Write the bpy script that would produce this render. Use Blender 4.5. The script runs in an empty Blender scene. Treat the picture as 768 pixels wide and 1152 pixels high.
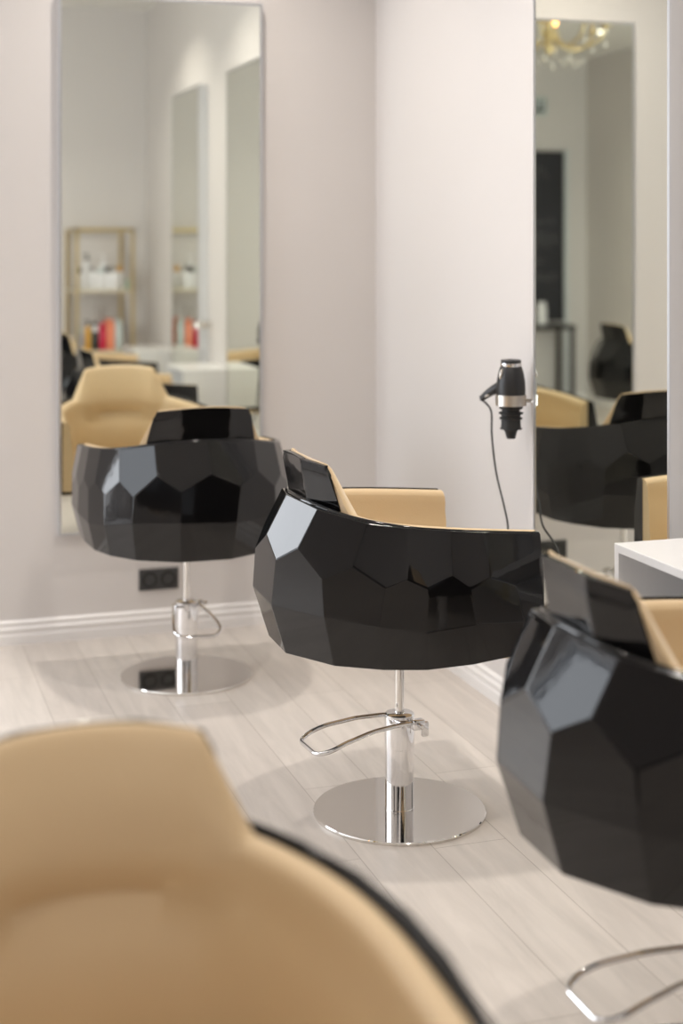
import bpy, bmesh, math, random
from mathutils import Vector, Matrix
R = math.radians
scene = bpy.context.scene
col = scene.collection

# ------------------------------------------------------------------ camera, world, light, exposure
# Room frame: corner of the two mirrored walls at the origin, left wall = plane y=0, right wall = plane x=0, room at x<0, y<0
cam_d = bpy.data.cameras.new('camera')
cam = bpy.data.objects.new('camera', cam_d); col.objects.link(cam)
cam.location = (-1.978, -5.563, 1.50)
cam.rotation_euler = (R(90), 0, R(-18.24))
cam_d.sensor_fit = 'VERTICAL'; cam_d.sensor_height = 36.0; cam_d.sensor_width = 24.0
cam_d.lens = 51.8
cam_d.shift_y = -0.2665
cam_d.clip_start = 0.05; cam_d.clip_end = 60
cam_d.dof.use_dof = True; cam_d.dof.focus_distance = 3.72; cam_d.dof.aperture_fstop = 1.6
scene.camera = cam

world = bpy.data.worlds.new('sky'); scene.world = world; world.use_nodes = True
world.node_tree.nodes['Background'].inputs[0].default_value = (.80, .88, 1.0, 1)
world.node_tree.nodes['Background'].inputs[1].default_value = 1.0

H = 3.14
def area(name, loc, rot, sx, sy, power, colr, spread=180):
    l = bpy.data.lights.new(name, 'AREA'); l.shape = 'RECTANGLE'; l.size = sx; l.size_y = sy
    l.energy = power; l.color = colr; l.spread = R(spread)
    o = bpy.data.objects.new(name, l); o.location = loc; o.rotation_euler = rot; col.objects.link(o); return o
# daylight arriving at the window of the side wall
area('side_window_daylight', (-4.70, -.90, 1.60), (0, R(-90), 0), 2.5, 1.35, 44, (.90, .945, 1.0))
area('left_window_daylight', (-3.30, .20, 1.60), (R(-90), 0, 0), 1.75, 2.5, 105, (.93, .96, 1.0))

SPOTS = [(-.85, -.62), (-.66, -2.0), (-.66, -3.40), (-2.6, -3.0), (-3.6, -1.4), (-2.1, -4.6), (-3.7, -4.9), (-2.2, -6.1)]
LAMP_POWER = [12, 12, 11.5, 5, 7, 2.5, 9, 11]
LAMP_COLOR = (1.0, .93, .84)

scene.view_settings.view_transform = 'Standard'
scene.view_settings.look = 'None'
scene.view_settings.gamma = 1.0
scene.view_settings.exposure = -0.17
scene.view_settings.use_curve_mapping = False
cy = scene.cycles
cy.max_bounces = 14; cy.glossy_bounces = 10; cy.diffuse_bounces = 5; cy.transmission_bounces = 8
cy.sample_clamp_indirect = 6.0; cy.caustics_reflective = True; cy.blur_glossy = 0.3
cy.use_denoising = True

# ------------------------------------------------------------------ materials
def srgb(h):
    h = h.lstrip('#'); v = [int(h[i:i+2], 16)/255 for i in (0, 2, 4)]
    return tuple(x/12.92 if x <= .04045 else ((x+.055)/1.055)**2.4 for x in v) + (1,)
def mat(name, c, rough=.5, metal=0, ior=1.5, **kw):
    m = bpy.data.materials.new(name); m.use_nodes = True
    b = m.node_tree.nodes['Principled BSDF']
    b.inputs['Base Color'].default_value = srgb(c) if isinstance(c, str) else tuple(c)+(1,)
    b.inputs['Roughness'].default_value = rough; b.inputs['Metallic'].default_value = metal
    b.inputs['IOR'].default_value = ior
    for k, v in kw.items(): b.inputs[k].default_value = v
    return m
def noise_tint(m, scale, amt, detail=4, bump=0, bscale=None, coord='Object', stretch=(1,1,1)):
    nt = m.node_tree; N = nt.nodes; L = nt.links; b = N['Principled BSDF']
    tc = N.new('ShaderNodeTexCoord'); mp = N.new('ShaderNodeMapping'); mp.inputs['Scale'].default_value = stretch
    L.new(tc.outputs[coord], mp.inputs[0])
    n = N.new('ShaderNodeTexNoise'); n.inputs['Scale'].default_value = scale; n.inputs['Detail'].default_value = detail
    L.new(mp.outputs[0], n.inputs['Vector'])
    mr = N.new('ShaderNodeMapRange'); mr.inputs[3].default_value = 1-amt; mr.inputs[4].default_value = 1+amt
    L.new(n.outputs['Fac'], mr.inputs[0])
    mx = N.new('ShaderNodeVectorMath'); mx.operation = 'SCALE'
    mx.inputs[0].default_value = b.inputs['Base Color'].default_value[:3]
    L.new(mr.outputs[0], mx.inputs['Scale']); L.new(mx.outputs[0], b.inputs['Base Color'])
    if bump:
        n2 = N.new('ShaderNodeTexNoise'); n2.inputs['Scale'].default_value = bscale or scale*8; n2.inputs['Detail'].default_value = 3
        L.new(mp.outputs[0], n2.inputs['Vector'])
        bp = N.new('ShaderNodeBump'); bp.inputs['Strength'].default_value = bump; bp.inputs['Distance'].default_value = .002
        L.new(n2.outputs['Fac'], bp.inputs['Height']); L.new(bp.outputs[0], b.inputs['Normal'])
    return m
M = {}
M['wall'] = noise_tint(mat('painted_wall', (.655, .625, .61), .75), 2.0, .015, bump=.12, bscale=180)
M['ceiling'] = noise_tint(mat('ceiling_paint', (.80, .79, .77), .85), 2.0, .01)
M['trim'] = noise_tint(mat('white_trim_paint', (.83, .81, .80), .38), 3, .01)
M['white'] = noise_tint(mat('white_laminate', (.74, .735, .735), .28), 3, .01)
M['panel'] = noise_tint(mat('panel_paint', (.60, .60, .61), .35), 3, .01)
M['frame'] = mat('satin_aluminium', (.62, .63, .65), .35, 1)
M['dark_edge'] = mat('dark_mirror_edge', (.05, .055, .05), .3)
M['mirror'] = mat('mirror_glass', (.865, .885, .815), .0, 1)
M['lacquer'] = noise_tint(mat('black_lacquer', (.0045, .0042, .0045), .04, ior=1.46), 4, .03, bump=.11, bscale=9)
M['lacquer'].node_tree.nodes['Bump'].inputs['Distance'].default_value = .004
M['tan'] = noise_tint(mat('tan_leatherette', (.61, .455, .275), .42), 6, .02, bump=.25, bscale=260)
M['piping'] = noise_tint(mat('tan_piping', (.69, .54, .40), .5), 6, .02)
M['chrome'] = mat('polished_chrome', (.80, .80, .81), .05, 1)
M['steel'] = mat('polished_steel_disc', (.74, .72, .69), .04, 1)
M['brushed'] = noise_tint(mat('brushed_steel', (.66, .62, .57), .28, 1), 60, .12, stretch=(30, 30, .5))
M['blackp'] = noise_tint(mat('matte_black_plastic', (.018, .018, .02), .38), 20, .1)
M['rubber'] = mat('black_rubber', (.02, .02, .02), .6)
M['socket'] = mat('anthracite_socket_plastic', (.045, .045, .045), .45)
M['sockdark'] = mat('socket_recess_black', (.012, .012, .012), .5)
M['gold'] = noise_tint(mat('pale_gold_metal', (.62, .50, .27), .32, .85), 12, .04)
M['shelf'] = noise_tint(mat('pale_gold_shelf_board', (.60, .54, .42), .4, .2), 6, .03)
M['chalk'] = noise_tint(mat('chalkboard_black', (.018, .018, .024), .6), 2.2, .75, detail=6)
M['chalkline'] = mat('chalk_white', (.22, .22, .23), .9)
M['blacktable'] = noise_tint(mat('black_painted_metal', (.025, .023, .022), .4), 8, .1)
M['bwhite'] = mat('white_bottle_plastic', (.80, .80, .82), .3)
M['bblack'] = mat('black_bottle_plastic', (.02, .025, .025), .3)
M['bred'] = mat('red_bottle_plastic', (.60, .02, .07), .3)
M['bcoral'] = mat('coral_bottle_plastic', (.85, .28, .16), .35)
M['bamber'] = mat('amber_bottle_plastic', (.65, .34, .05), .3)
M['bgrey'] = mat('pale_grey_bottle_plastic', (.55, .62, .62), .3)
M['blilac'] = mat('lilac_grey_bottle_plastic', (.42, .42, .50), .3)
M['bgreen'] = mat('sage_bottle_plastic', (.30, .38, .30), .35)
M['wood'] = noise_tint(mat('brown_wood', (.22, .12, .06), .5), 5, .2, stretch=(1, 8, 8))
M['glass'] = mat('clear_glass', (1, 1, 1), .0, 0, 1.45, **{'Transmission Weight': 1.0})
M['crystal'] = mat('crystal_glass', (1, .98, .93), .02, 0, 1.55, **{'Transmission Weight': .85})
M['doorpaint'] = noise_tint(mat('pale_jamb_paint', (.60, .64, .66), .4), 3, .01)
def emis(name, c, s):
    m = bpy.data.materials.new(name); m.use_nodes = True; b = m.node_tree.nodes['Principled BSDF']
    b.inputs['Base Color'].default_value = tuple(c)+(1,); b.inputs['Emission Color'].default_value = tuple(c)+(1,)
    b.inputs['Emission Strength'].default_value = s; return m
M['bulb'] = emis('warm_bulb_glass', (1.0, .50, .16), 9)
M['lampglow'] = emis('lamp_diffuser', (1.0, .94, .86), 22)

# floor: pale whitewashed laminate planks running parallel to the right wall
fm = mat('pale_laminate_planks', (.6, .55, .49), .34); M['floor'] = fm
nt = fm.node_tree; N = nt.nodes; L = nt.links; b = N['Principled BSDF']
tc = N.new('ShaderNodeTexCoord')
mp = N.new('ShaderNodeMapping'); mp.inputs['Rotation'].default_value = (0, 0, R(90)); mp.inputs['Location'].default_value = (.37, .05, 0)
L.new(tc.outputs['Object'], mp.inputs[0])
br = N.new('ShaderNodeTexBrick'); br.offset = .37; br.inputs['Scale'].default_value = 1.0
br.inputs['Brick Width'].default_value = 1.28; br.inputs['Row Height'].default_value = .192
br.inputs['Mortar Size'].default_value = .0013; br.inputs['Mortar Smooth'].default_value = .3; br.inputs['Bias'].default_value = 0
br.inputs['Color1'].default_value = (.565, .515, .475, 1); br.inputs['Color2'].default_value = (.625, .575, .53, 1)
br.inputs['Mortar'].default_value = (.38, .335, .30, 1)
L.new(mp.outputs[0], br.inputs['Vector'])
mp2 = N.new('ShaderNodeMapping'); mp2.inputs['Scale'].default_value = (9, 1.0, 1)
L.new(tc.outputs['Object'], mp2.inputs[0])
n1 = N.new('ShaderNodeTexNoise'); n1.inputs['Scale'].default_value = 2.2; n1.inputs['Detail'].default_value = 8; n1.inputs['Roughness'].default_value = .62
n1.inputs['Distortion'].default_value = .6
L.new(mp2.outputs[0], n1.inputs['Vector'])
r1 = N.new('ShaderNodeMapRange'); r1.inputs[1].default_value = .3; r1.inputs[2].default_value = .7; r1.inputs[3].default_value = .87; r1.inputs[4].default_value = 1.10
L.new(n1.outputs['Fac'], r1.inputs[0])
vm = N.new('ShaderNodeVectorMath'); vm.operation = 'SCALE'; L.new(br.outputs['Color'], vm.inputs[0]); L.new(r1.outputs[0], vm.inputs['Scale'])
L.new(vm.outputs[0], b.inputs['Base Color'])
r2 = N.new('ShaderNodeMapRange'); r2.inputs[3].default_value = .28; r2.inputs[4].default_value = .46
L.new(n1.outputs['Fac'], r2.inputs[0]); L.new(r2.outputs[0], b.inputs['Roughness'])
bp = N.new('ShaderNodeBump'); bp.inputs['Strength'].default_value = .25; bp.inputs['Distance'].default_value = .001; bp.invert = True
L.new(br.outputs['Fac'], bp.inputs['Height']); L.new(bp.outputs[0], b.inputs['Normal'])

# ------------------------------------------------------------------ helpers
def obj(name, bm, m, parent=None, smooth=False, loc=None, rot=None):
    me = bpy.data.meshes.new(name); bm.normal_update()
    bm.to_mesh(me); bm.free()
    if isinstance(m, (list, tuple)):
        for x in m: me.materials.append(M[x])
    else: me.materials.append(M[m])
    if smooth: me.polygons.foreach_set('use_smooth', [True]*len(me.polygons))
    o = bpy.data.objects.new(name, me); col.objects.link(o)
    if parent: o.parent = parent
    if loc: o.location = loc
    if rot: o.rotation_euler = rot
    return o
def empty(name, loc=(0,0,0), rz=0, parent=None):
    o = bpy.data.objects.new(name, None); col.objects.link(o); o.location = loc; o.rotation_euler = (0, 0, rz)
    o.empty_display_size = .1
    if parent: o.parent = parent
    return o
def tag(o, label=None, cat=None, group=None, kind=None):
    if label: o['label'] = label
    if cat: o['category'] = cat
    if group: o['group'] = group
    if kind: o['kind'] = kind
    return o
def struct(o): o['kind'] = 'structure'; return o
def smooth_angle(o, ang=35):
    me = o.data
    me.polygons.foreach_set('use_smooth', [True]*len(me.polygons))
    bm = bmesh.new(); bm.from_mesh(me); lim = R(ang)
    for e in bm.edges:
        e.smooth = not (len(e.link_faces) == 2 and e.calc_face_angle(0) > lim)
    bm.to_mesh(me); bm.free()
    return o
def box(bm, x0, x1, y0, y1, z0, z1, bev=0, seg=2, mi=0):
    b2 = bmesh.new()
    bmesh.ops.create_cube(b2, size=1)
    for v in b2.verts: v.co = Vector((x0+(x1-x0)*(v.co.x+.5), y0+(y1-y0)*(v.co.y+.5), z0+(z1-z0)*(v.co.z+.5)))
    if bev: bmesh.ops.bevel(b2, geom=b2.edges[:], offset=bev, segments=seg, affect='EDGES', profile=.5)
    merge(bm, b2, mi)
def merge(bm, b2, mi=0, mx=None):
    vm = {}
    for v in b2.verts: vm[v] = bm.verts.new(mx @ v.co if mx else v.co)
    for f in b2.faces:
        nf = bm.faces.new([vm[v] for v in f.verts]); nf.material_index = mi; nf.smooth = f.smooth
    b2.free()
def lathe(bm, prof, n=40, cx=0, cy=0, axis='Z', origin=(0,0,0), cap=True):
    rings = []
    for (r, z) in prof:
        ring = []
        for i in range(n):
            a = 2*math.pi*i/n
            p = (cx+r*math.cos(a), cy+r*math.sin(a), z)
            ring.append(bm.verts.new(p))
        rings.append(ring)
    for j in range(len(rings)-1):
        for i in range(n):
            k = (i+1) % n
            bm.faces.new((rings[j][i], rings[j][k], rings[j+1][k], rings[j+1][i]))
    if cap:
        bm.faces.new(rings[0][::-1]); bm.faces.new(rings[-1])
def catmull(pts, per=8, closed=False):
    P = [Vector(p) for p in pts]; out = []; n = len(P)
    rng = range(n if closed else n-1)
    for i in rng:
        if closed: a, b_, c, d = P[(i-1) % n], P[i], P[(i+1) % n], P[(i+2) % n]
        else: a, b_, c, d = P[max(i-1, 0)], P[i], P[i+1], P[min(i+2, n-1)]
        for k in range(per):
            t = k/per
            out.append(.5*((2*b_)+(-a+c)*t+(2*a-5*b_+4*c-d)*t*t+(-a+3*b_-3*c+d)*t**3))
    if not closed: out.append(P[-1])
    return out
def round_poly(pts, rad=.02, seg=5):
    """polyline with rounded corners"""
    P = [Vector(p) for p in pts]; out = [P[0]]
    for i in range(1, len(P)-1):
        a, b_, c = P[i-1], P[i], P[i+1]
        d1 = (a-b_); d2 = (c-b_); r = min(rad, d1.length*.45, d2.length*.45)
        p1 = b_+d1.normalized()*r; p2 = b_+d2.normalized()*r
        for k in range(seg+1):
            t = k/seg; out.append(p1*(1-t)**2+b_*2*t*(1-t)+p2*t*t)
    out.append(P[-1]); return out
def tube(bm, pts, r, n=10, cap=True):
    P = [Vector(p) for p in pts]; rings = []
    up = Vector((0, 0, 1)); prev = None
    for i, p in enumerate(P):
        t = (P[min(i+1, len(P)-1)]-P[max(i-1, 0)]).normalized()
        if prev is None:
            a = t.cross(up) if abs(t.dot(up)) < .95 else t.cross(Vector((1, 0, 0)))
        else: a = prev-t*prev.dot(t)
        a.normalize(); prev = a; b_ = t.cross(a)
        rr = r[i] if isinstance(r, (list, tuple)) else r
        rings.append([bm.verts.new(p+a*rr*math.cos(2*math.pi*k/n)+b_*rr*math.sin(2*math.pi*k/n)) for k in range(n)])
    for j in range(len(rings)-1):
        for k in range(n):
            q = (k+1) % n
            f = bm.faces.new((rings[j][k], rings[j][q], rings[j+1][q], rings[j+1][k])); f.smooth = True
    if cap: bm.faces.new(rings[0][::-1]); bm.faces.new(rings[-1])
def copy_tree(o, parent=None):
    c = o.copy(); col.objects.link(c)
    if parent is not None: c.parent = parent
    for ch in [x for x in list(o.children)]: copy_tree(ch, c)
    return c

# ------------------------------------------------------------------ room shell
XS, YB, YP, XP = -4.48, -6.60, -5.00, -1.10     # side wall, back wall, partition face, partition end
T = .12
bm = bmesh.new(); box(bm, XS-.3, .2, YB-.2, .2, -.1, 0); struct(obj('floor', bm, 'floor'))
bm = bmesh.new(); box(bm, XS-.3, .2, YB-.2, .2, H, H+.1); struct(obj('ceiling', bm, 'ceiling'))
LX0, LX1, WZ0, WZ1 = -4.2, -2.4, .32, 2.88
bm = bmesh.new(); box(bm, XS-.3, LX0, 0, T, 0, H); box(bm, LX1, T, 0, T, 0, H); box(bm, LX0, LX1, 0, T, 0, WZ0); box(bm, LX0, LX1, 0, T, WZ1, H)
struct(obj('wall_left', bm, 'wall'))
bm = bmesh.new(); box(bm, 0, T, YB-.2, 0, 0, H); struct(obj('wall_right', bm, 'wall'))
bm = bmesh.new(); box(bm, XS-.3, 0, YB-T, YB, 0, H); struct(obj('wall_back', bm, 'wall'))
bm = bmesh.new(); box(bm, XP, 0, YB, YP, 0, H); struct(obj('wall_partition', bm, 'wall'))
# side wall with a window opening
WY0, WY1 = -1.60, -.20
bm = bmesh.new()
box(bm, XS-.18, XS, YB, WY0, 0, H); box(bm, XS-.18, XS, WY1, 0, 0, H)
box(bm, XS-.18, XS, WY0, WY1, 0, WZ0); box(bm, XS-.18, XS, WY0, WY1, WZ1, H)
struct(obj('wall_side', bm, 'wall'))
bm = bmesh.new()
fw = .06
for (a, b_) in ((WY0, WY0+fw), (WY1-fw, WY1), (-.92, -.88)): box(bm, XS-.13, XS-.06, a, b_, WZ0, WZ1, .004)
for (a, b_) in ((WZ0, WZ0+fw), (WZ1-fw, WZ1)): box(bm, XS-.128, XS-.062, WY0, WY1, a, b_, .004)
w = struct(obj('window_1', bm, 'trim'))
bm = bmesh.new(); box(bm, XS-.02, XS+.10, WY0-.05, WY1+.05, WZ0-.03, WZ0, .006); obj('window_sill', bm, 'trim', w)
bm = bmesh.new()
for (a, b_) in ((LX0, LX0+fw), (LX1-fw, LX1), (-3.32, -3.28)): box(bm, a, b_, .03, .09, WZ0, WZ1, .004)
for (a, b_) in ((WZ0, WZ0+fw), (WZ1-fw, WZ1)): box(bm, LX0, LX1, .032, .088, a, b_, .004)
w = struct(obj('window_2', bm, 'trim'))
bm = bmesh.new(); box(bm, LX0-.05, LX1+.05, -.10, .02, WZ0-.03, WZ0, .006); obj('window_sill', bm, 'trim', w)

def baseboard(name, p0, p1, n):
    """profile with two grooves swept from p0 to p1; n = direction into the room"""
    prof = [(0, 0), (.016, 0), (.016, .034), (.012, .040), (.012, .046), (.015, .050), (.015, .058), (.009, .066), (.009, .072), (.011, .076), (.010, .082), (.004, .088), (0, .088)]
    bm = bmesh.new(); p0 = Vector(p0); p1 = Vector(p1); n = Vector(n)
    A = [bm.verts.new(p0+n*d+Vector((0, 0, z))) for d, z in prof]
    B = [bm.verts.new(p1+n*d+Vector((0, 0, z))) for d, z in prof]
    for i in range(len(prof)-1): bm.faces.new((A[i], A[i+1], B[i+1], B[i]))
    bm.faces.new(A[::-1]); bm.faces.new(B)
    bmesh.ops.recalc_face_normals(bm, faces=bm.faces[:])
    struct(obj(name, bm, 'trim'))
baseboard('baseboard_left', (XS, 0, 0), (0, 0, 0), (0, -1, 0))
baseboard('baseboard_right', (0, -.016, 0), (0, YP, 0), (-1, 0, 0))
baseboard('baseboard_back', (XS, YB, 0), (XP, YB, 0), (0, 1, 0))
baseboard('baseboard_side', (XS, YB+.016, 0), (XS, -.016, 0), (1, 0, 0))
baseboard('baseboard_partition', (XP, YP, 0), (-.016, YP, 0), (0, 1, 0))

# ------------------------------------------------------------------ mirror panels
def mirror_panel(loc, rz, w, label, d=.054):
    """local: wall plane y=0, room towards -Y, centred on x"""
    z0, z1 = .395, 2.415
    r = empty('wall_mirror', loc, rz)
    tag(r, label, 'mirror', 'tall mirrors on shallow white wall panels')
    bm = bmesh.new(); box(bm, -w/2, w/2, -d, 0, z0, z1, .0015, 1); obj('backing_panel', bm, 'panel', r)
    bm = bmesh.new(); f = .011
    for (a, b_, c, e) in ((-w/2, -w/2+f, z0, z1), (w/2-f, w/2, z0, z1), (-w/2+f, w/2-f, z0, z0+f), (-w/2+f, w/2-f, z1-f, z1)):
        box(bm, a, b_, -d-.004, -d+.001, c, e)
    obj('frame', bm, 'frame', r)
    bm = bmesh.new(); box(bm, -w/2+f*.9, w/2-f*.9, -d-.002, -d-.0005, z0+f*.9, z1-f*.9)
    obj('mirror_glass', bm, 'mirror', r)
    return r
mirror_panel((-.870, 0, 0), 0, .785, 'tall wall mirror on the left wall, behind the chair seen from its back', .030)
mirror_panel((0, -1.952, 0), R(-90), .775, 'tall wall mirror on the right wall, beside the hanging hair dryer')
mirror_panel((0, -3.415, 0), R(-90), .775, 'tall wall mirror on the right wall seen only in reflection, farther from the corner')

# ------------------------------------------------------------------ hairdressing chair
A_, BB, BF, YC, NN = .368, .506, 1.25, .12, 2.25
ZC, CT, CB = .655, .335, .48
def F(p):
    x, y, z = p
    b_ = BB if y < YC else BF
    g = (abs(x/A_)**NN+abs((y-YC)/b_)**NN)**(2/NN)
    c = CT if z > ZC else CB
    return g+abs((z-ZC)/c)**2
def grad(p):
    e = 1e-5; g = []
    for i in range(3):
        q = list(p); q[i] += e; s = list(p); s[i] -= e; g.append((F(q)-F(s))/(2*e))
    return Vector(g).normalized()
def zfac(z):
    c = CT if z > ZC else CB
    return math.sqrt(max(0.0, 1-abs((z-ZC)/c)**2))
def plan(phi, k):
    """phi=0 at the back centre, +-: towards the right/left arm"""
    sx, cy_ = math.sin(phi), -math.cos(phi)
    b_ = BB if cy_ < 0 else BF
    rr = (abs(sx/A_)**NN+abs(cy_/b_)**NN)**(-1/NN)
    return Vector((sx*rr*k, YC+cy_*rr*k, 0))
def zrim(y): return .779+.078*(.243-y)+.87*max(0.0, -.13-y)**2
def rim_pt(phi):
    z = .82
    for _ in range(12):
        p = plan(phi, zfac(z)); z = zrim(p.y)
    return Vector((p.x, p.y, z))
def arc_samples(fn, yend, n):
    """n+1 evenly spaced phis from the left arm tip (y=yend) round the back to the right arm tip"""
    fine = []; ph = 0
    while fn(ph).y < yend and ph < 3.0: fine.append(ph); ph += .004
    fine = [-p for p in fine[::-1]]+fine[1:]
    pts = [fn(p) for p in fine]; S = [0]
    for i in range(1, len(pts)): S.append(S[-1]+(pts[i]-pts[i-1]).length)
    out = []; j = 0
    for k in range(n+1):
        t = S[-1]*k/n
        while j < len(S)-2 and S[j+1] < t: j += 1
        out.append(fine[j] if S[j+1] == S[j] else fine[j]+(fine[j+1]-fine[j])*(t-S[j])/(S[j+1]-S[j]))
    return out, S[-1]

YF = .243
def bottom_z(y): return .463+max(0.0, y)*.12
def make_shell():
    """lacquered tub: three rows of large flat facets (pentagons over pentagons over quads)"""
    rnd = random.Random(4)
    half = [0, .158, .292, .396, .496, .596]
    phs, tot = arc_samples(rim_pt, YF, 1000)
    def phi_of(sv):
        t = (sv/tot+.5)*1000; k = min(max(int(t), 0), 999); return phs[k]+(phs[k+1]-phs[k])*(t-k)
    seams = [-tot/2]+[-h for h in half[:0:-1]]+half+[tot/2]
    n = len(seams)-1
    mids = [(seams[k]+seams[k+1])/2 for k in range(n)]
    def level(phi, fr):
        r = rim_pt(phi); z = r.z+(bottom_z(r.y)-r.z)*fr
        p = plan(phi, zfac(z)); p.z = z; return p
    def level_front(sx, fr):
        z = zrim(YF)+(bottom_z(YF)-zrim(YF))*fr; lo, hi = 0, 3.0
        for _ in range(40):
            m_ = (lo+hi)/2
            if plan(m_, zfac(z)).y < YF: lo = m_
            else: hi = m_
        p = plan(lo, zfac(z)); return Vector((sx*p.x, YF, z))
    V = []; con = []
    def add(p, c=None): V.append(Vector(p)); con.append(c); return len(V)-1
    J = lambda a: rnd.uniform(-a, a)
    Rv = []; Av = []; Sv = []; Bv = []; Ev = []
    for k, sv in enumerate(seams):
        if k in (0, n):
            sx = -1 if k == 0 else 1
            Rv.append(add(level_front(sx, 0), 'rf')); Av.append(add(level_front(sx, .33), 'f'))
        else:
            ph = phi_of(sv); Rv.append(add(rim_pt(ph), 'r'))
            side = abs(sv) > .3
            Av.append(add(level(phi_of(sv+J(.012)), (.31 if side else .25)+J(.03))))
    for k, sv in enumerate(mids):
        side = abs(sv) > .3
        Sv.append(add(level(phi_of(sv+J(.014)), (.43 if side else .40)+J(.035))))
        ph = phi_of(sv+J(.012)); Bv.append(add(level(ph, (.70 if side else .66)+J(.03)))); Ev.append(add(level(ph, 1.0), 'e'))
    BL = add(level_front(-1, .70), 'f'); BR = add(level_front(1, .70), 'f')
    EL = add(level_front(-1, 1), 'ef'); ER = add(level_front(1, 1), 'ef')
    faces = []
    for k in range(n): faces.append([Rv[k], Rv[k+1], Av[k+1], Sv[k], Av[k]])
    faces.append([Av[0], Sv[0], Bv[0], BL]); faces.append([Av[n], BR, Bv[n-1], Sv[n-1]])
    for k in range(1, n): faces.append([Av[k], Sv[k], Bv[k], Bv[k-1], Sv[k-1]])
    faces.append([BL, Bv[0], Ev[0], EL]); faces.append([Bv[n-1], BR, ER, Ev[n-1]])
    for k in range(1, n): faces.append([Bv[k-1], Bv[k], Ev[k], Ev[k-1]])
    orig = [v.copy() for v in V]
    for it in range(160):
        acc = [Vector((0, 0, 0)) for _ in V]; cnt = [0]*len(V)
        for f in faces:
            c = sum((V[i] for i in f), Vector((0, 0, 0)))/len(f)
            nn = Vector((0, 0, 0))
            for a in range(len(f)): nn += (V[f[a]]-c).cross(V[f[(a+1) % len(f)]]-c)
            nn.normalize()
            for i in f: acc[i] += V[i]-nn*((V[i]-c).dot(nn)); cnt[i] += 1
        for i in range(len(V)):
            V[i] = (acc[i]/cnt[i])*.94+orig[i]*.06 if it < 120 else acc[i]/cnt[i]
            c = con[i] or ''
            if 'f' in c: V[i].y = YF
            if 'r' in c: V[i].z = zrim(V[i].y)
            if 'e' in c: V[i].z = bottom_z(V[i].y)
    bm = bmesh.new(); bv = [bm.verts.new(v) for v in V]
    for f in faces: bm.faces.new([bv[i] for i in f])
    bm.faces.new([bv[EL]]+[bv[e] for e in Ev]+[bv[ER]])
    inner = []
    for chain, sx in (([Rv[0], Av[0], BL, EL], -1), ([Rv[n], Av[n], BR, ER], 1)):
        inn = [bm.verts.new((sx*.306, YF, max(V[i].z, .505))) for i in chain[:3]]+[bm.verts.new((sx*.306, YF, .505))]
        for a in range(3): bm.faces.new([bv[chain[a]], bv[chain[a+1]], inn[a+1], inn[a]])
        inner.append(inn)
    bm.faces.new([bv[EL], bv[ER], inner[1][3], inner[0][3]])
    bmesh.ops.recalc_face_normals(bm, faces=bm.faces[:])
    o = obj('shell', bm, 'lacquer')
    m = o.modifiers.new('thick', 'SOLIDIFY'); m.thickness = .020; m.offset = -1; m.use_even_offset = False
    m = o.modifiers.new('bevel', 'BEVEL'); m.width = .0034; m.segments = 2; m.limit_method = 'ANGLE'; m.angle_limit = R(3); m.harden_normals = False
    m = o.modifiers.new('wn', 'WEIGHTED_NORMAL'); m.keep_sharp = False; m.weight = 100
    o.data.polygons.foreach_set('use_smooth', [True]*len(o.data.polygons))
    dg = bpy.context.evaluated_depsgraph_get(); me = bpy.data.meshes.new_from_object(o.evaluated_get(dg))
    o.modifiers.clear(); o.data = me
    return o

def sm(t): t = min(max(t, 0), 1); return t*t*(3-2*t)
HB, HTp, ZH = .228, .182, .955
def ztop(s): return ZH-.011*(min(abs(s), .2)/.166)**2          # headrest half width at its base, at its top, and its top height
def bumpw(s):
    """0 on the arms, 1 over the headrest; slanted sides with soft fillets"""
    t = (HB+.016-abs(s))/(HB-HTp+.026)
    t = min(max(t, 0), 1)
    return .78*t+.22*sm(t)
def rim_frames(n=150, yend=.2415):
    phs, tot = arc_samples(rim_pt, yend, n)
    # densify round the headrest
    fr = []
    for i, ph in enumerate(phs):
        p = rim_pt(ph); a = rim_pt(ph-.01); b_ = rim_pt(ph+.01)
        t = (b_-a); t.z = 0; t.normalize(); nrm = Vector((-t.y, t.x, 0))     # inward
        fr.append((p, nrm, -tot/2+tot*i/n))
    return fr
def make_upholstery():
    bm = bmesh.new(); rings = []
    for p, nrm, s in rim_frames():
        w = bumpw(s); zr = p.z; Ht = (zr+.001)*(1-w)+ztop(s)*w
        c = sm(1-abs(s)/.30)               # centre of the back: thicker padding
        pil = w
        prof = [(.016, .49), (.016, zr-.03), (.019+.011*w, zr-.012), (.020+.014*w, Ht-.008), (.0255+.012*w, Ht-.002), (.034+.005*w, Ht), (.046-.003*w, Ht-.002), (.056-.007*w, Ht-.008), (.061-.008*w, Ht-.024),
                (.062+.006*pil, zr+(Ht-zr)*.45-.02*(1-w)), (.062+.016*pil, zr-.012-.012*w), (.066+.012*pil, zr-.032-.022*w), (.064-.002*w, zr-.052-.034*w), (.072+.014*c, zr-.082-.050*w), (.078+.020*c, zr-.17), (.078+.018*c, .60), (.078+.010*c, .52), (.070, .49)]
        lean = -.010*w
        ring = []
        for d, z in prof:
            up = max(0, z-zr)/.1
            q = p+nrm*d; ring.append(bm.verts.new((q.x, q.y-.018*up, z)))
        rings.append(ring)
    m = len(rings[0])
    for j in range(len(rings)-1):
        for k in range(m):
            q = (k+1) % m
            bm.faces.new((rings[j][k], rings[j][q], rings[j+1][q], rings[j+1][k]))
    bm.faces.new(rings[0][::-1]); bm.faces.new(rings[-1])
    bmesh.ops.recalc_face_normals(bm, faces=bm.faces[:])
    o = obj('upholstery', bm, 'tan'); smooth_angle(o, 50); return o
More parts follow.
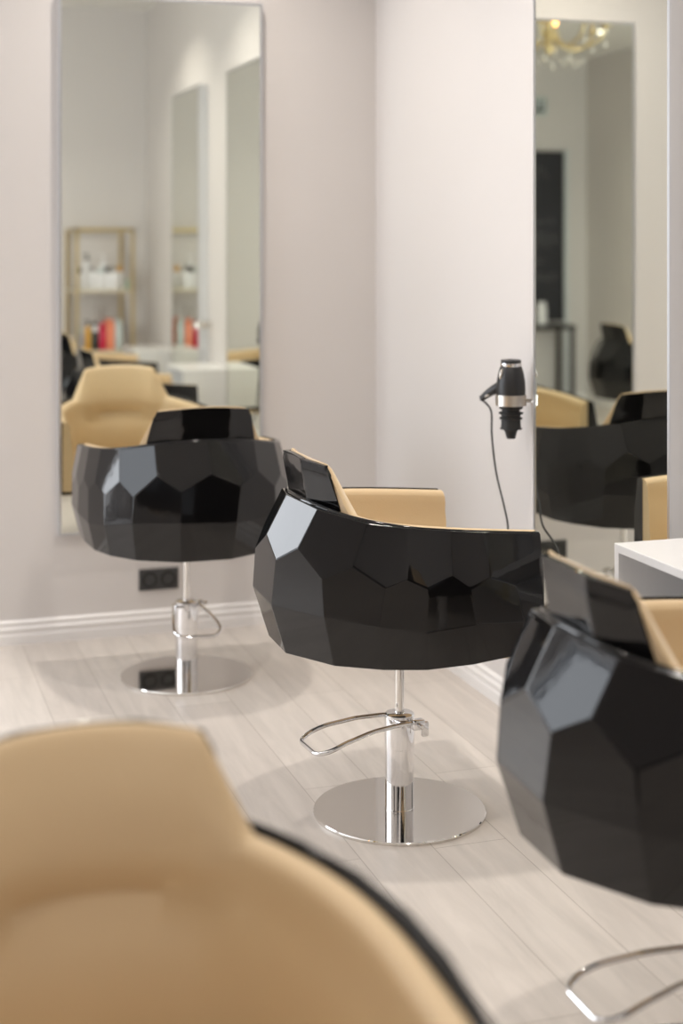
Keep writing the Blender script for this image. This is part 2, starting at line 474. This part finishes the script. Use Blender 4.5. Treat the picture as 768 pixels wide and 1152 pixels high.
def make_headrest():
    """black lacquered plate on the outside of the headrest"""
    bm = bmesh.new(); n = 40; rings = []
    fr = rim_frames(600)
    def at(s):
        f = min(fr, key=lambda q: abs(q[2]-s)); return f
    rows = 8
    import itertools
    lev = [0, .1, .3, .5, .7, .86, .96, 1.0]
    outer = []; inner = []; FOLD = .085
    def at2(s):
        ks = [-.30, -FOLD, FOLD, .30]
        if abs(s) <= FOLD: a, b_ = -FOLD, FOLD
        else: a, b_ = (FOLD, .26) if s > 0 else (-.26, -FOLD)
        pa, na, _ = at(a); pb, nb, _ = at(b_); t = (s-a)/(b_-a)
        tt = (pb-pa); tt.z = 0; tt.normalize(); nr = Vector((-tt.y, tt.x, 0))
        return pa.lerp(pb, t), nr, s
    for li, l in enumerate(lev):
        z_off = l
        ro = []; ri = []
        half = (HB-.010)*(1-l)+(HTp-.002)*l
        if l > .95: half -= .006
        for i in range(n+1):
            s = -half+2*half*i/n
            p, nrm, _ = at2(s)
            zb = p.z-.035; zt = ztop(s)-.003
            z = zb+(zt-zb)*l
            up = max(0, z-p.z)/.1
            edge = abs(i-n/2)/(n/2); d0 = .011+.003*(l > .95)
            # shallow folds: flat middle, folded sides
            q = p+nrm*d0; ro.append(bm.verts.new((q.x, q.y-.018*up, z)))
            q = p+nrm*(d0+.013); ri.append(bm.verts.new((q.x, q.y-.018*up, z)))
        outer.append(ro); inner.append(ri)
    for j in range(len(lev)-1):
        for i in range(n):
            bm.faces.new((outer[j][i], outer[j][i+1], outer[j+1][i+1], outer[j+1][i]))
            bm.faces.new((inner[j][i+1], inner[j][i], inner[j+1][i], inner[j+1][i+1]))
        bm.faces.new((outer[j][0], outer[j+1][0], inner[j+1][0], inner[j][0]))
        bm.faces.new((outer[j+1][n], outer[j][n], inner[j][n], inner[j+1][n]))
    for i in range(n):
        bm.faces.new((outer[-1][i], outer[-1][i+1], inner[-1][i+1], inner[-1][i]))
        bm.faces.new((outer[0][i+1], outer[0][i], inner[0][i], inner[0][i+1]))
    bmesh.ops.recalc_face_normals(bm, faces=bm.faces[:])
    o = obj('headrest_plate', bm, 'lacquer'); smooth_angle(o, 55); return o
def make_seat():
    bm = bmesh.new(); fr = rim_frames(60, .225); layers = []
    for ins, z, fy in ((.088, .452, .250), (.082, .462, .262), (.080, .530, .266), (.084, .545, .262), (.094, .556, .252), (.12, .562, .228), (.18, .565, .17)):
        lay = []
        for p, nrm, s in fr:
            q = p+nrm*ins; q.y = min(q.y+(.02 if q.y > .1 else 0), fy-.03); lay.append(bm.verts.new((q.x, q.y, z)))
        lay.append(bm.verts.new((lay[-1].co.x-.02, fy, z))); lay.append(bm.verts.new((lay[0].co.x+.02, fy, z)))
        layers.append(lay)
    m = len(layers[0])
    for j in range(len(layers)-1):
        for k in range(m):
            q = (k+1) % m; bm.faces.new((layers[j][k], layers[j][q], layers[j+1][q], layers[j+1][k]))
    bm.faces.new(layers[0][::-1]); bm.faces.new(layers[-1])
    bmesh.ops.recalc_face_normals(bm, faces=bm.faces[:])
    o = obj('seat_cushion', bm, 'tan'); smooth_angle(o, 50); return o

def make_chair():
    r = empty('salon_chair')
    s = make_shell(); s.parent = r
    u = make_upholstery(); u.parent = r
    h = make_headrest(); h.parent = r
    bm = bmesh.new(); fr = [f for f in rim_frames(120) ]
    tube(bm, [f[0]+f[1]*.009+Vector((0, 0, -.001)) for f in fr], [.0025+.0050*sm((.44-abs(f[2]))/.14) for f in fr], 10)
    obj('rim_bead', bm, 'lacquer', r)
    c = make_seat(); c.parent = r
    # base
    bm = bmesh.new(); lathe(bm, [(.2255, 0), (.2265, .002), (.2265, .0065), (.224, .009), (.05, .0095)], 96)
    o = obj('base_disc', bm, 'steel', r); smooth_angle(o, 30)
    bm = bmesh.new(); lathe(bm, [(.0375, .0094), (.0375, .172)], 48, cap=False)
    lathe(bm, [(.0385, .0094), (.0385, .013), (.0375, .014)], 48, cap=False)
    o = obj('column', bm, 'chrome', r); smooth_angle(o, 30)
    bm = bmesh.new(); lathe(bm, [(.0375, .170), (.0392, .171), (.0392, .253), (.0385, .257), (.0350, .2595), (.016, .262), (.0125, .262)], 48, cap=False)
    o = obj('pump_collar', bm, 'chrome', r); smooth_angle(o, 30)
    bm = bmesh.new(); lathe(bm, [(.0122, .255), (.0122, .44)], 32, cap=False)
    for z in (.30, .39): pass
    o = obj('piston', bm, 'steel', r); smooth_angle(o, 30)
    bm = bmesh.new(); lathe(bm, [(.02, .420), (.03, .427), (.03, .442)], 32); box(bm, -.09, .09, -.09, .09, .441, .454, .004)
    obj('mounting_plate', bm, 'blackp', r)
    # pump pedal, pointing to the back of the chair
    pe = empty('pedal_pivot', parent=r)
    pe.name = 'foot_pedal_assembly'
    bm = bmesh.new()
    pts = [(-.030, .004, .243), (-.047, -.020, .243), (-.060, -.10, .240), (-.074, -.185, .226), (-.078, -.225, .212), (-.056, -.258, .201), (.056, -.258, .201), (.078, -.228, .212), (.074, -.185, .226), (.058, -.10, .240), (.047, -.02, .243), (.047, .03, .243)]
    tube(bm, round_poly(pts, .022, 5), .0058, 12)
    o = obj('pedal_rod', bm, 'chrome', pe)
    bm = bmesh.new()
    box(bm, .036, .060, .012, .046, .226, .252, .004)
    box(bm, .043, .054, .040, .060, .205, .244, .004)
    b2 = bmesh.new(); lathe(b2, [(.006, 0), (.006, .018), (.004, .02)], 16); merge(bm, b2, 0, Matrix.Translation((.058, .028, .24)) @ Matrix.Rotation(R(90), 4, 'Y'))
    o = obj('pedal_bracket', bm, 'chrome', pe); smooth_angle(o, 40)
    bm = bmesh.new(); box(bm, -.052, -.034, -.012, .012, .232, .250, .003)
    o = obj('pedal_hinge', bm, 'chrome', pe); smooth_angle(o, 40)
    return r
chair0 = make_chair()
def place_chair(x, y, rz, yaw, label, lower=0, src=chair0, first=[True]):
    if first[0]: c = src; first[0] = False
    else: c = copy_tree(src)
    c.location = (x, y, 0); c.rotation_euler = (0, 0, rz)
    for ch in c.children:
        if ch.name.startswith('foot_pedal'): ch.rotation_euler = (0, 0, yaw)
        elif ch.name.split('.')[0] in ('shell', 'upholstery', 'headrest_plate', 'rim_bead', 'seat_cushion', 'piston', 'mounting_plate'): ch.location.z -= lower
    return tag(c, label, 'salon chair', 'faceted black salon chairs')
place_chair(-.6245, -1.9417, R(-90), R(5), 'black faceted salon chair in side view at the centre, tan lining, complete round base')
place_chair(-.899, -.590, 0, R(-3), 'black faceted salon chair seen from behind, facing the left wall mirror above the sockets')
place_chair(-.552, -3.318, R(-90), 0, 'large blurred black faceted salon chair at the right edge of the photo')
place_chair(-1.708, -3.972, R(180), 0, 'nearest salon chair at bottom left, its blurred tan headrest facing the camera', .068)

place_chair(-3.06, -3.06, R(90), 0, 'small dark salon chair seen only in the nested reflection of the right mirror')

# ------------------------------------------------------------------ consoles between the mirrors
def console(y, label):
    r = empty('wall_console', (0, y, 0))
    tag(r, label, 'console', 'white open consoles between the mirrors')
    L_, D, z0, z1, t = .47, .272, .565, .780, .020
    bm = bmesh.new(); box(bm, -D, 0, -L_, 0, z1-t, z1, .0012, 1); obj('top_board', bm, 'white', r)
    for a in (0, 1):
        y0 = -t if a == 0 else -L_
        bm = bmesh.new(); box(bm, -D+.0005, 0, y0, y0+t, z0+t, z1-t, .0008, 1); obj('side_board', bm, 'white', r)
    bm = bmesh.new(); box(bm, -D+.0005, 0, -L_, 0, z0, z0+t, .0012, 1); obj('bottom_board', bm, 'white', r)
    bm = bmesh.new(); box(bm, -.016, 0, -L_+t, -t, z0+t, z1-t); obj('back_board', bm, 'white', r)
    return r
console(-2.449, 'white open wall console right of the mirror, behind the right-hand chair')
console(-3.90, 'white open wall console seen in the left mirror, nearer the bottle shelf')

# ------------------------------------------------------------------ wall sockets
def socket(loc, rz, label, n=2):
    r = empty('wall_socket', loc, rz); tag(r, label, 'socket')
    w = .0755*n/2 if n != 2 else .0755
    bm = bmesh.new(); box(bm, -w, w, -.010, 0, -.040, .040, .002); obj('cover_frame', bm, 'socket', r)
    for sx in (-1, 1):
        bm = bmesh.new(); cx = sx*.0355
        # square insert with a round well
        prof = [(.0305, -.0102), (.0295, -.0125), (.0205, -.0125), (.0195, -.004), (.001, -.004)]
        b2 = bmesh.new(); lathe(b2, prof, 40, cap=False); merge(bm, b2, 0, Matrix.Translation((cx, 0, 0)) @ Matrix.Rotation(R(-90), 4, 'X') @ Matrix.Scale(1, 4))
        for v in bm.verts: v.co.y = -abs(v.co.y)
        s = obj('socket_outlet', bm, 'sockdark', r); smooth_angle(s, 30)
        bm = bmesh.new()
        for hx in (-.0095, .0095):
            b2 = bmesh.new(); lathe(b2, [(.0028, .004), (.0028, .0055)], 12); merge(bm, b2, 0, Matrix.Translation((cx+hx, 0, 0)) @ Matrix.Rotation(R(90), 4, 'X'))
        obj('contact', bm, 'brushed', s)
    return r
socket((-.880, 0, .2035), 0, 'anthracite double wall socket low on the left wall behind the chair pole')

# ------------------------------------------------------------------ dryer holders and hair dryer
def ring(bm, r0, r1, z0, z1, n=40, cx=0, cy=0):
    lathe(bm, [(r0, z0), (r1, z0), (r1, z1), (r0, z1), (r0, z0)], n, cx, cy, cap=False)
def dryer_holder(loc, label):
    """loc = ring centre, the arm runs to the panel side towards +X and -Y"""
    r = empty('dryer_holder', loc); tag(r, label, 'hair dryer holder', 'steel ring holders on the mirror panels')
    bm = bmesh.new(); ring(bm, .0440, .0470, -.0165, .0165, 56); o = obj('holder_ring', bm, 'brushed', r); smooth_angle(o, 30)
    bm = bmesh.new()
    tube(bm, [(.036, -.024, 0), (.047, -.040, 0), (.047, -.112, 0)], .0055, 12)
    obj('holder_arm', bm, 'brushed', r)
    bm = bmesh.new(); b2 = bmesh.new(); lathe(b2, [(.017, 0), (.018, .002), (.018, .007), (.014, .010)], 28)
    merge(bm, b2, 0, Matrix.Translation((.047, -.1203, 0)) @ Matrix.Rotation(R(-90), 4, 'X'))
    o = obj('wall_flange', bm, 'chrome', r); smooth_angle(o, 30)
    return r
DX, DY, DZ = -.075, -1.444, 1.008
dryer_holder((DX, DY, DZ), 'steel ring holder on the side of the right mirror, carrying the hair dryer')
dryer_holder((DX, -2.907, 1.0), 'empty steel ring holder seen small in the left mirror reflection')
d = empty('hair_dryer', (DX, DY, DZ), R(-30)); tag(d, 'black hair dryer hanging nose down in the ring on the right wall', 'hair dryer')
bm = bmesh.new(); lathe(bm, [(.032, -.018), (.0405, -.012), (.0430, .010), (.0445, .032), (.0435, .055), (.0395, .080), (.0335, .100), (.0315, .104)], 48)
o = obj('barrel', bm, 'blackp', d); smooth_angle(o, 35)
bm = bmesh.new(); lathe(bm, [(.0318, .103), (.0325, .105), (.0322, .113), (.0305, .114)], 48); o = obj('chrome_band', bm, 'chrome', d); smooth_angle(o, 30)
bm = bmesh.new(); lathe(bm, [(.0300, .113), (.0312, .115), (.0312, .121), (.028, .1235), (.012, .124), (.010, .121)], 48); o = obj('air_intake', bm, 'blackp', d); smooth_angle(o, 30)
bm = bmesh.new()
lathe(bm, [(.033, -.017), (.036, -.020), (.036, -.026), (.0275, -.030), (.0275, -.036), (.0375, -.038), (.0375, -.042), (.030, -.045), (.029, -.052), (.0355, -.054), (.0355, -.058), (.030, -.060), (.0305, -.085), (.034, -.086), (.034, -.089), (.022, -.091), (.0185, -.098), (.013, -.118), (.0115, -.118), (.0105, -.100)], 40, cap=False)
o = obj('nozzle', bm, 'rubber', d); smooth_angle(o, 30)
bm = bmesh.new()
hp = catmull([(-.030, .012, .040), (-.050, .018, .030), (-.068, .026, .019), (-.085, .034, .006), (-.094, .038, -.002)], 5)
tube(bm, hp, [.018-.008*min(1, i/(len(hp)-1)*1.2) for i in range(len(hp))], 16)
h = obj('handle', bm, 'blackp', d)
bm = bmesh.new(); b2 = bmesh.new(); bmesh.ops.create_uvsphere(b2, u_segments=16, v_segments=10, radius=1)
merge(bm, b2, 0, Matrix.Translation((-.071, .020, .012)) @ Matrix.Rotation(R(-30), 4, 'Y') @ Matrix.Diagonal((.014, .006, .004, 1)))
o = obj('switch', bm, 'brushed', h); smooth_angle(o, 60)
bm = bmesh.new(); b2 = bmesh.new(); bmesh.ops.create_uvsphere(b2, u_segments=16, v_segments=10, radius=1)
merge(bm, b2, 0, Matrix.Translation((-.027, -.026, .080)) @ Matrix.Rotation(R(10), 4, 'Y') @ Matrix.Diagonal((.007, .009, .017, 1)))
o = obj('side_badge', bm, 'brushed', d); smooth_angle(o, 60)
# cord, in the dryer's own frame
def todryer(p):
    return d.matrix_basis.inverted() @ Vector(p) if False else (Matrix.Rotation(R(30), 4, 'Z') @ (Vector(p)-Vector((DX, DY, DZ))))
cp = [(-.138, -1.355, 1.003), (-.125, -1.368, .992), (-.114, -1.385, .965), (-.119, -1.40, .894), (-.118, -1.43, .786), (-.114, -1.48, .69), (-.114, -1.507, .63), (-.140, -1.545, .57), (-.135, -1.62, .47), (-.09, -1.76, .36), (-.05, -1.84, .28), (-.022, -1.88, .215)]
bm = bmesh.new(); tube(bm, [todryer(p) for p in catmull(cp, 6)], .0032, 8); obj('power_cord', bm, 'rubber', d)
bm = bmesh.new(); tube(bm, [todryer(p) for p in ((-.040, -1.88, .2035), (-.012, -1.88, .2035))], .017, 18); obj('plug', bm, 'rubber', d)
socket((0, -1.845, .2035), R(-90), 'anthracite double wall socket under the right mirror, feeding the dryer cord')

# ------------------------------------------------------------------ bottle shelf against the partition
SX0, SX1, SY0, SY1 = -.575, -.175, -4.97, -4.47
LV = [.15, .745, 1.155]; STOP = 1.575
sh = empty('bottle_shelf', ((SX0+SX1)/2, (SY0+SY1)/2, 0)); tag(sh, 'slim open gold metal shelf unit holding the salon bottles, seen in the left mirror', 'shelf unit')
cx_, cy_s = (SX0+SX1)/2, (SY0+SY1)/2
for xx in (SX0+.011, SX1-.011):
    for yy in (SY0+.011, SY1-.011):
        bm = bmesh.new(); box(bm, xx-cx_-.011, xx-cx_+.011, yy-cy_s-.011, yy-cy_s+.011, 0, STOP, .0015, 1); obj('post', bm, 'gold', sh)
for z in LV:
    bm = bmesh.new(); box(bm, SX0-cx_+.003, SX1-cx_-.003, SY0-cy_s+.003, SY1-cy_s-.003, z-.018, z, .002, 1); obj('shelf_board', bm, 'shelf', sh)
bm = bmesh.new()
hx, hy = (SX1-SX0)/2, (SY1-SY0)/2
for s in (-1, 1):
    box(bm, -hx, hx, s*hy-.011-s*.011, s*hy+.011-s*.011, STOP-.022, STOP)
    box(bm, s*hx-.011-s*.011, s*hx+.011-s*.011, -hy, hy, STOP-.022, STOP)
obj('top_rail', bm, 'gold', sh)

def bottle(x, y, z, h, r, mbody, mcap, label, group, pump=False, name='bottle', square=False):
    e = empty(name, (x, y, z)); tag(e, label, 'bottle', group)
    bm = bmesh.new()
    if square: 
        box(bm, -r, r, -r*.6, r*.6, 0, h*.86, r*.25)
    else: lathe(bm, [(r*.92, 0), (r, .004), (r, h*.68), (r*.9, h*.74), (r*.42, h*.80), (r*.42, h*.84)], 20)
    o = obj('body', bm, mbody, e); smooth_angle(o, 40)
    bm = bmesh.new()
    if pump:
        lathe(bm, [(r*.5, h*.82), (r*.5, h*.88), (r*.15, h*.89), (r*.15, h*.96), (r*.4, h*.965), (r*.4, h)], 16)
        box(bm, -r*1.1, 0, -r*.22, r*.22, h*.955, h*.995, .001, 1)
    else: lathe(bm, [(r*.80, h*.76), (r*.86, h*.77), (r*.86, h*.985), (r*.75, h)], 18)
    o = obj('cap', bm, mcap, e); smooth_angle(o, 40)
    return e
gy = -4.55
up_spec = [(-.545, gy, .150, 'bwhite', 'bblack', 0), (-.495, gy-.02, .148, 'bwhite', 'bwhite', 0), (-.445, gy, .155, 'bwhite', 'bblack', 1),
      (-.395, gy, .150, 'bwhite', 'bgrey', 0), (-.345, gy-.01, .155, 'bwhite', 'bblack', 0), (-.300, gy, .155, 'bwhite', 'bblack', 1),
      (-.470, gy-.10, .245, 'bwhite', 'bblack', 1), (-.355, gy-.10, .240, 'bwhite', 'bwhite', 1), (-.255, gy-.05, .160, 'bwhite', 'bamber', 0)]
wh = ['white bottle with a black cap at the outer end of the upper gold shelf', 'all-white bottle second from the outer end of the upper gold shelf', 'white pump bottle with a black head, third on the upper gold shelf',
      'white bottle with a grey cap in the middle of the upper gold shelf', 'white bottle with a black cap just past the middle of the upper gold shelf', 'white pump bottle beside the amber-capped one on the upper gold shelf',
      'tall white bottle with a black pump rising behind the upper row', 'tall all-white pump bottle rising behind the upper row', 'white bottle with an amber cap on the upper gold shelf']
for (x, y, h_, mb, mc, pu), lb in zip(up_spec, wh): bottle(x, y, LV[2], h_, .022 if h_ < .2 else .027, mb, mc, lb, 'bottles on the upper gold shelf', pu)
bottle(-.205, gy-.03, LV[2], .07, .016, 'bgreen', 'bgreen', 'very small green bottle at the wall end of the upper gold shelf', 'bottles on the upper gold shelf')
lo = [(-.530, gy, .150, .020, 'blilac', 'bgrey', 0, 'slim lilac grey bottle at the outer end of the lower gold shelf'), (-.480, gy, .205, .022, 'bamber', 'bblack', 1, 'amber pump bottle with a black head on the lower gold shelf'),
      (-.430, gy, .165, .022, 'bblack', 'bwhite', 0, 'black bottle with a white cap between amber and red ones'), (-.380, gy, .185, .024, 'bred', 'bred', 0, 'crimson red bottle on the lower gold shelf'),
      (-.325, gy, .205, .025, 'bcoral', 'bcoral', 0, 'coral orange bottle beside the crimson one on the lower gold shelf'), (-.270, gy-.01, .205, .024, 'bgrey', 'bgrey', 0, 'pale grey bottle next to the coral one on the lower gold shelf'),
      (-.415, gy-.12, .185, .024, 'bgreen', 'bblack', 0, 'sage green bottle standing at the back of the lower gold shelf'), (-.300, gy-.28, .20, .026, 'bcoral', 'bcoral', 0, 'coral orange bottle at the back of the lower gold shelf')]
for x, y, h_, r_, mb, mc, pu, lb in lo: bottle(x, y, LV[1], h_, r_, mb, mc, lb, 'bottles on the lower gold shelf', pu, square=(mb in ('bcoral', 'bgrey') and r_ < .026))
# reed diffuser and small tray on the lower shelf
e = empty('reed_diffuser', (-.365, gy-.16, LV[1])); tag(e, 'small diffuser jar with thin dark reeds on the lower gold shelf', 'diffuser')
bm = bmesh.new(); lathe(bm, [(.026, 0), (.028, .005), (.028, .06), (.012, .075), (.012, .09)], 20); smooth_angle(obj('jar', bm, 'bgrey', e), 40)
for k in range(4):
    a = k*1.7; bm = bmesh.new(); tube(bm, [(0, 0, .05), (.035*math.cos(a), .035*math.sin(a), .29)], .0018, 6); obj('reed', bm, 'wood', e)
e = empty('small_wooden_dish', (-.225, gy-.02, LV[1])); tag(e, 'flat brown wooden dish at the wall end of the lower gold shelf', 'dish')
bm = bmesh.new(); lathe(bm, [(.026, 0), (.036, .022), (.034, .022), (.024, .004)], 24); smooth_angle(obj('bowl', bm, 'wood', e), 40)
bm = bmesh.new(); lathe(bm, [(.020, .004), (.022, .012), (.012, .024)], 18); smooth_angle(obj('soap', bm, 'bwhite', e), 40)

# ------------------------------------------------------------------ back wall: chalkboard, table, plaque, jamb
cb = empty('chalkboard', (-4.02, YB, 0)); tag(cb, 'tall chalkboard with faint chalk lettering above the black side table', 'chalkboard')
bm = bmesh.new(); box(bm, -.07-.75, .0+.75-.75, 0, .022, .78, 2.29); 
bm.free(); bm = bmesh.new(); box(bm, -.20, .62, .002, .022, .77, 2.285, .002); obj('board', bm, 'chalk', cb)
bm = bmesh.new()
for (a, b_, c, e_) in ((-.215, -.195, .76, 2.295), (.615, .635, .76, 2.295), (-.195, .615, .76, .78), (-.195, .615, 2.275, 2.295)): box(bm, a, b_, 0, .028, c, e_)
obj('board_frame', bm, 'blackp', cb)
rnd = random.Random(5)
def scribble(x0, x1, z, amp, n):
    pts = []; bm = bmesh.new()
    for i in range(n):
        t = i/(n-1); pts.append((x1+(x0-x1)*t+rnd.uniform(-.01, .01), .0235, z+amp*(1 if i % 2 else -1)*rnd.uniform(.4, 1)+.01*math.sin(7*t)))
    tube(bm, catmull(pts, 5), .0022, 5); obj('chalk_lettering', bm, 'chalkline', cb)
scribble(-.12, .50, 1.66, .022, 26); scribble(-.16, .56, 1.50, .075, 22); scribble(-.02, .40, 1.30, .02, 18); scribble(-.14, .30, 1.16, .035, 16); scribble(-.05, .45, 2.10, .07, 9)
st = empty('side_table', (-3.77, YB+.20, 0)); tag(st, 'narrow black side table standing below the chalkboard', 'table')
bm = bmesh.new(); box(bm, -.42, .42, -.16, .16, .70, .74, .003); obj('table_top', bm, 'blacktable', st)
for sx in (-1, 1):
    for sy in (-1, 1):
        bm = bmesh.new(); box(bm, sx*.395-.018, sx*.395+.018, sy*.135-.018, sy*.135+.018, 0, .70, .002, 1); obj('leg', bm, 'blacktable', st)
bottle(-3.93, YB+.20, .74, .20, .045, 'bwhite', 'bwhite', 'squat white bottle standing on the black side table', 'bottle on the side table')
pl = empty('wall_plaque', (-3.95, YB, 2.70)); tag(pl, 'small pale pictogram plaque with dark strokes high above the chalkboard', 'sign')
bm = bmesh.new(); box(bm, -.13, .40, 0, .008, -.085, .085, .001, 1); obj('plate', bm, 'bgrey', pl)
bm = bmesh.new(); box(bm, -.10, .37, .007, .011, -.052, -.022)
for x in (-.105, -.05): box(bm, x, x+.014, .007, .011, -.02, .07)
b2 = bmesh.new(); lathe(b2, [(.030, 0), (.042, 0), (.042, .004), (.030, .004), (.030, 0)], 28, cap=False); merge(bm, b2, 0, Matrix.Translation((.03, .011, .028)) @ Matrix.Rotation(R(90), 4, 'X'))
b2 = bmesh.new(); lathe(b2, [(.030, 0), (.042, 0), (.042, .004), (.030, .004), (.030, 0)], 28, cap=False); merge(bm, b2, 0, Matrix.Translation((.15, .011, .028)) @ Matrix.Rotation(R(90), 4, 'X'))
obj('pictogram', bm, 'blackp', pl)
bm = bmesh.new(); box(bm, -4.285, -4.245, YB, YB+.03, 0, 2.32, .002, 1); struct(obj('trim_1', bm, 'doorpaint'))

# ------------------------------------------------------------------ chandelier
CHX, CHY, CHZ = -2.10, -2.55, 2.70
ch = empty('chandelier', (CHX, CHY, H)); tag(ch, 'crystal chandelier with curved gold arms, seen at the top of the right mirror', 'chandelier')
z0 = CHZ-H
bm = bmesh.new(); lathe(bm, [(.05, -.02), (.05, 0)], 24); lathe(bm, [(.006, z0+.1), (.006, -.01)], 10)
lathe(bm, [(.004, z0-.09), (.018, z0-.08), (.028, z0-.05), (.018, z0-.02), (.04, z0+.01), (.05, z0+.03), (.022, z0+.07), (.030, z0+.12), (.012, z0+.17), (.008, z0+.3)], 24)
smooth_angle(obj('stem', bm, 'gold', ch), 40)
for k in range(8):
    a = 2*math.pi*k/8+.2; c, s = math.cos(a), math.sin(a)
    bm = bmesh.new(); P = catmull([(.03, z0+.03), (.10, z0-.03), (.20, z0-.05), (.30, z0-.01), (.34, z0+.06)], 6) if False else None
    pr = [(.03, .03), (.10, -.03), (.20, -.05), (.30, -.01), (.34, .06)]
    tube(bm, catmull([(c*r_, s*r_, z0+z) for r_, z in pr], 6), .008, 8); arm = obj('arm', bm, 'gold', ch)
    bm = bmesh.new(); lathe(bm, [(.004, z0+.055), (.034, z0+.070), (.036, z0+.076), (.010, z0+.072), (.010, z0+.13), (.008, z0+.132)], 18, c*.34, s*.34); smooth_angle(obj('candle_cup', bm, 'gold', arm), 40)
    bm = bmesh.new(); lathe(bm, [(.006, z0+.131), (.013, z0+.150), (.012, z0+.168), (.003, z0+.195)], 14, c*.34, s*.34); smooth_angle(obj('bulb', bm, 'bulb', arm), 60)
    for rr, zz, sc_ in ((.34, -.02, 1.0), (.20, -.11, 1.2), (.12, -.12, .8)):
        bm = bmesh.new(); lathe(bm, [(.001, z0+zz-.045*sc_), (.013*sc_, z0+zz-.020*sc_), (.009*sc_, z0+zz), (.001, z0+zz+.012*sc_), (.001, z0+zz+.06)], 8, c*rr, s*rr); obj('crystal_drop', bm, 'crystal', arm)

# ------------------------------------------------------------------ ceiling lamps with their own light
for i, (x, y) in enumerate(SPOTS):
    e = empty('ceiling_lamp', (x, y, H)); tag(e, 'round recessed ceiling lamp, part of the grid over the salon', 'ceiling lamp', 'recessed ceiling lamps')
    bm = bmesh.new(); lathe(bm, [(.062, 0), (.078, -.002), (.078, -.006), (.066, -.010), (.062, -.004)], 32, cap=False); smooth_angle(obj('bezel', bm, 'trim', e), 30)
    bm = bmesh.new(); lathe(bm, [(.062, -.003), (.062, -.001)], 32); obj('diffuser', bm, 'lampglow', e)
    l = bpy.data.lights.new('lamp_light', 'AREA'); l.shape = 'DISK'; l.size = .12; l.energy = LAMP_POWER[i]; l.color = LAMP_COLOR; l.spread = R(120)
    o = bpy.data.objects.new('lamp_light', l); o.location = (0, 0, -.012); o.parent = e; col.objects.link(o)
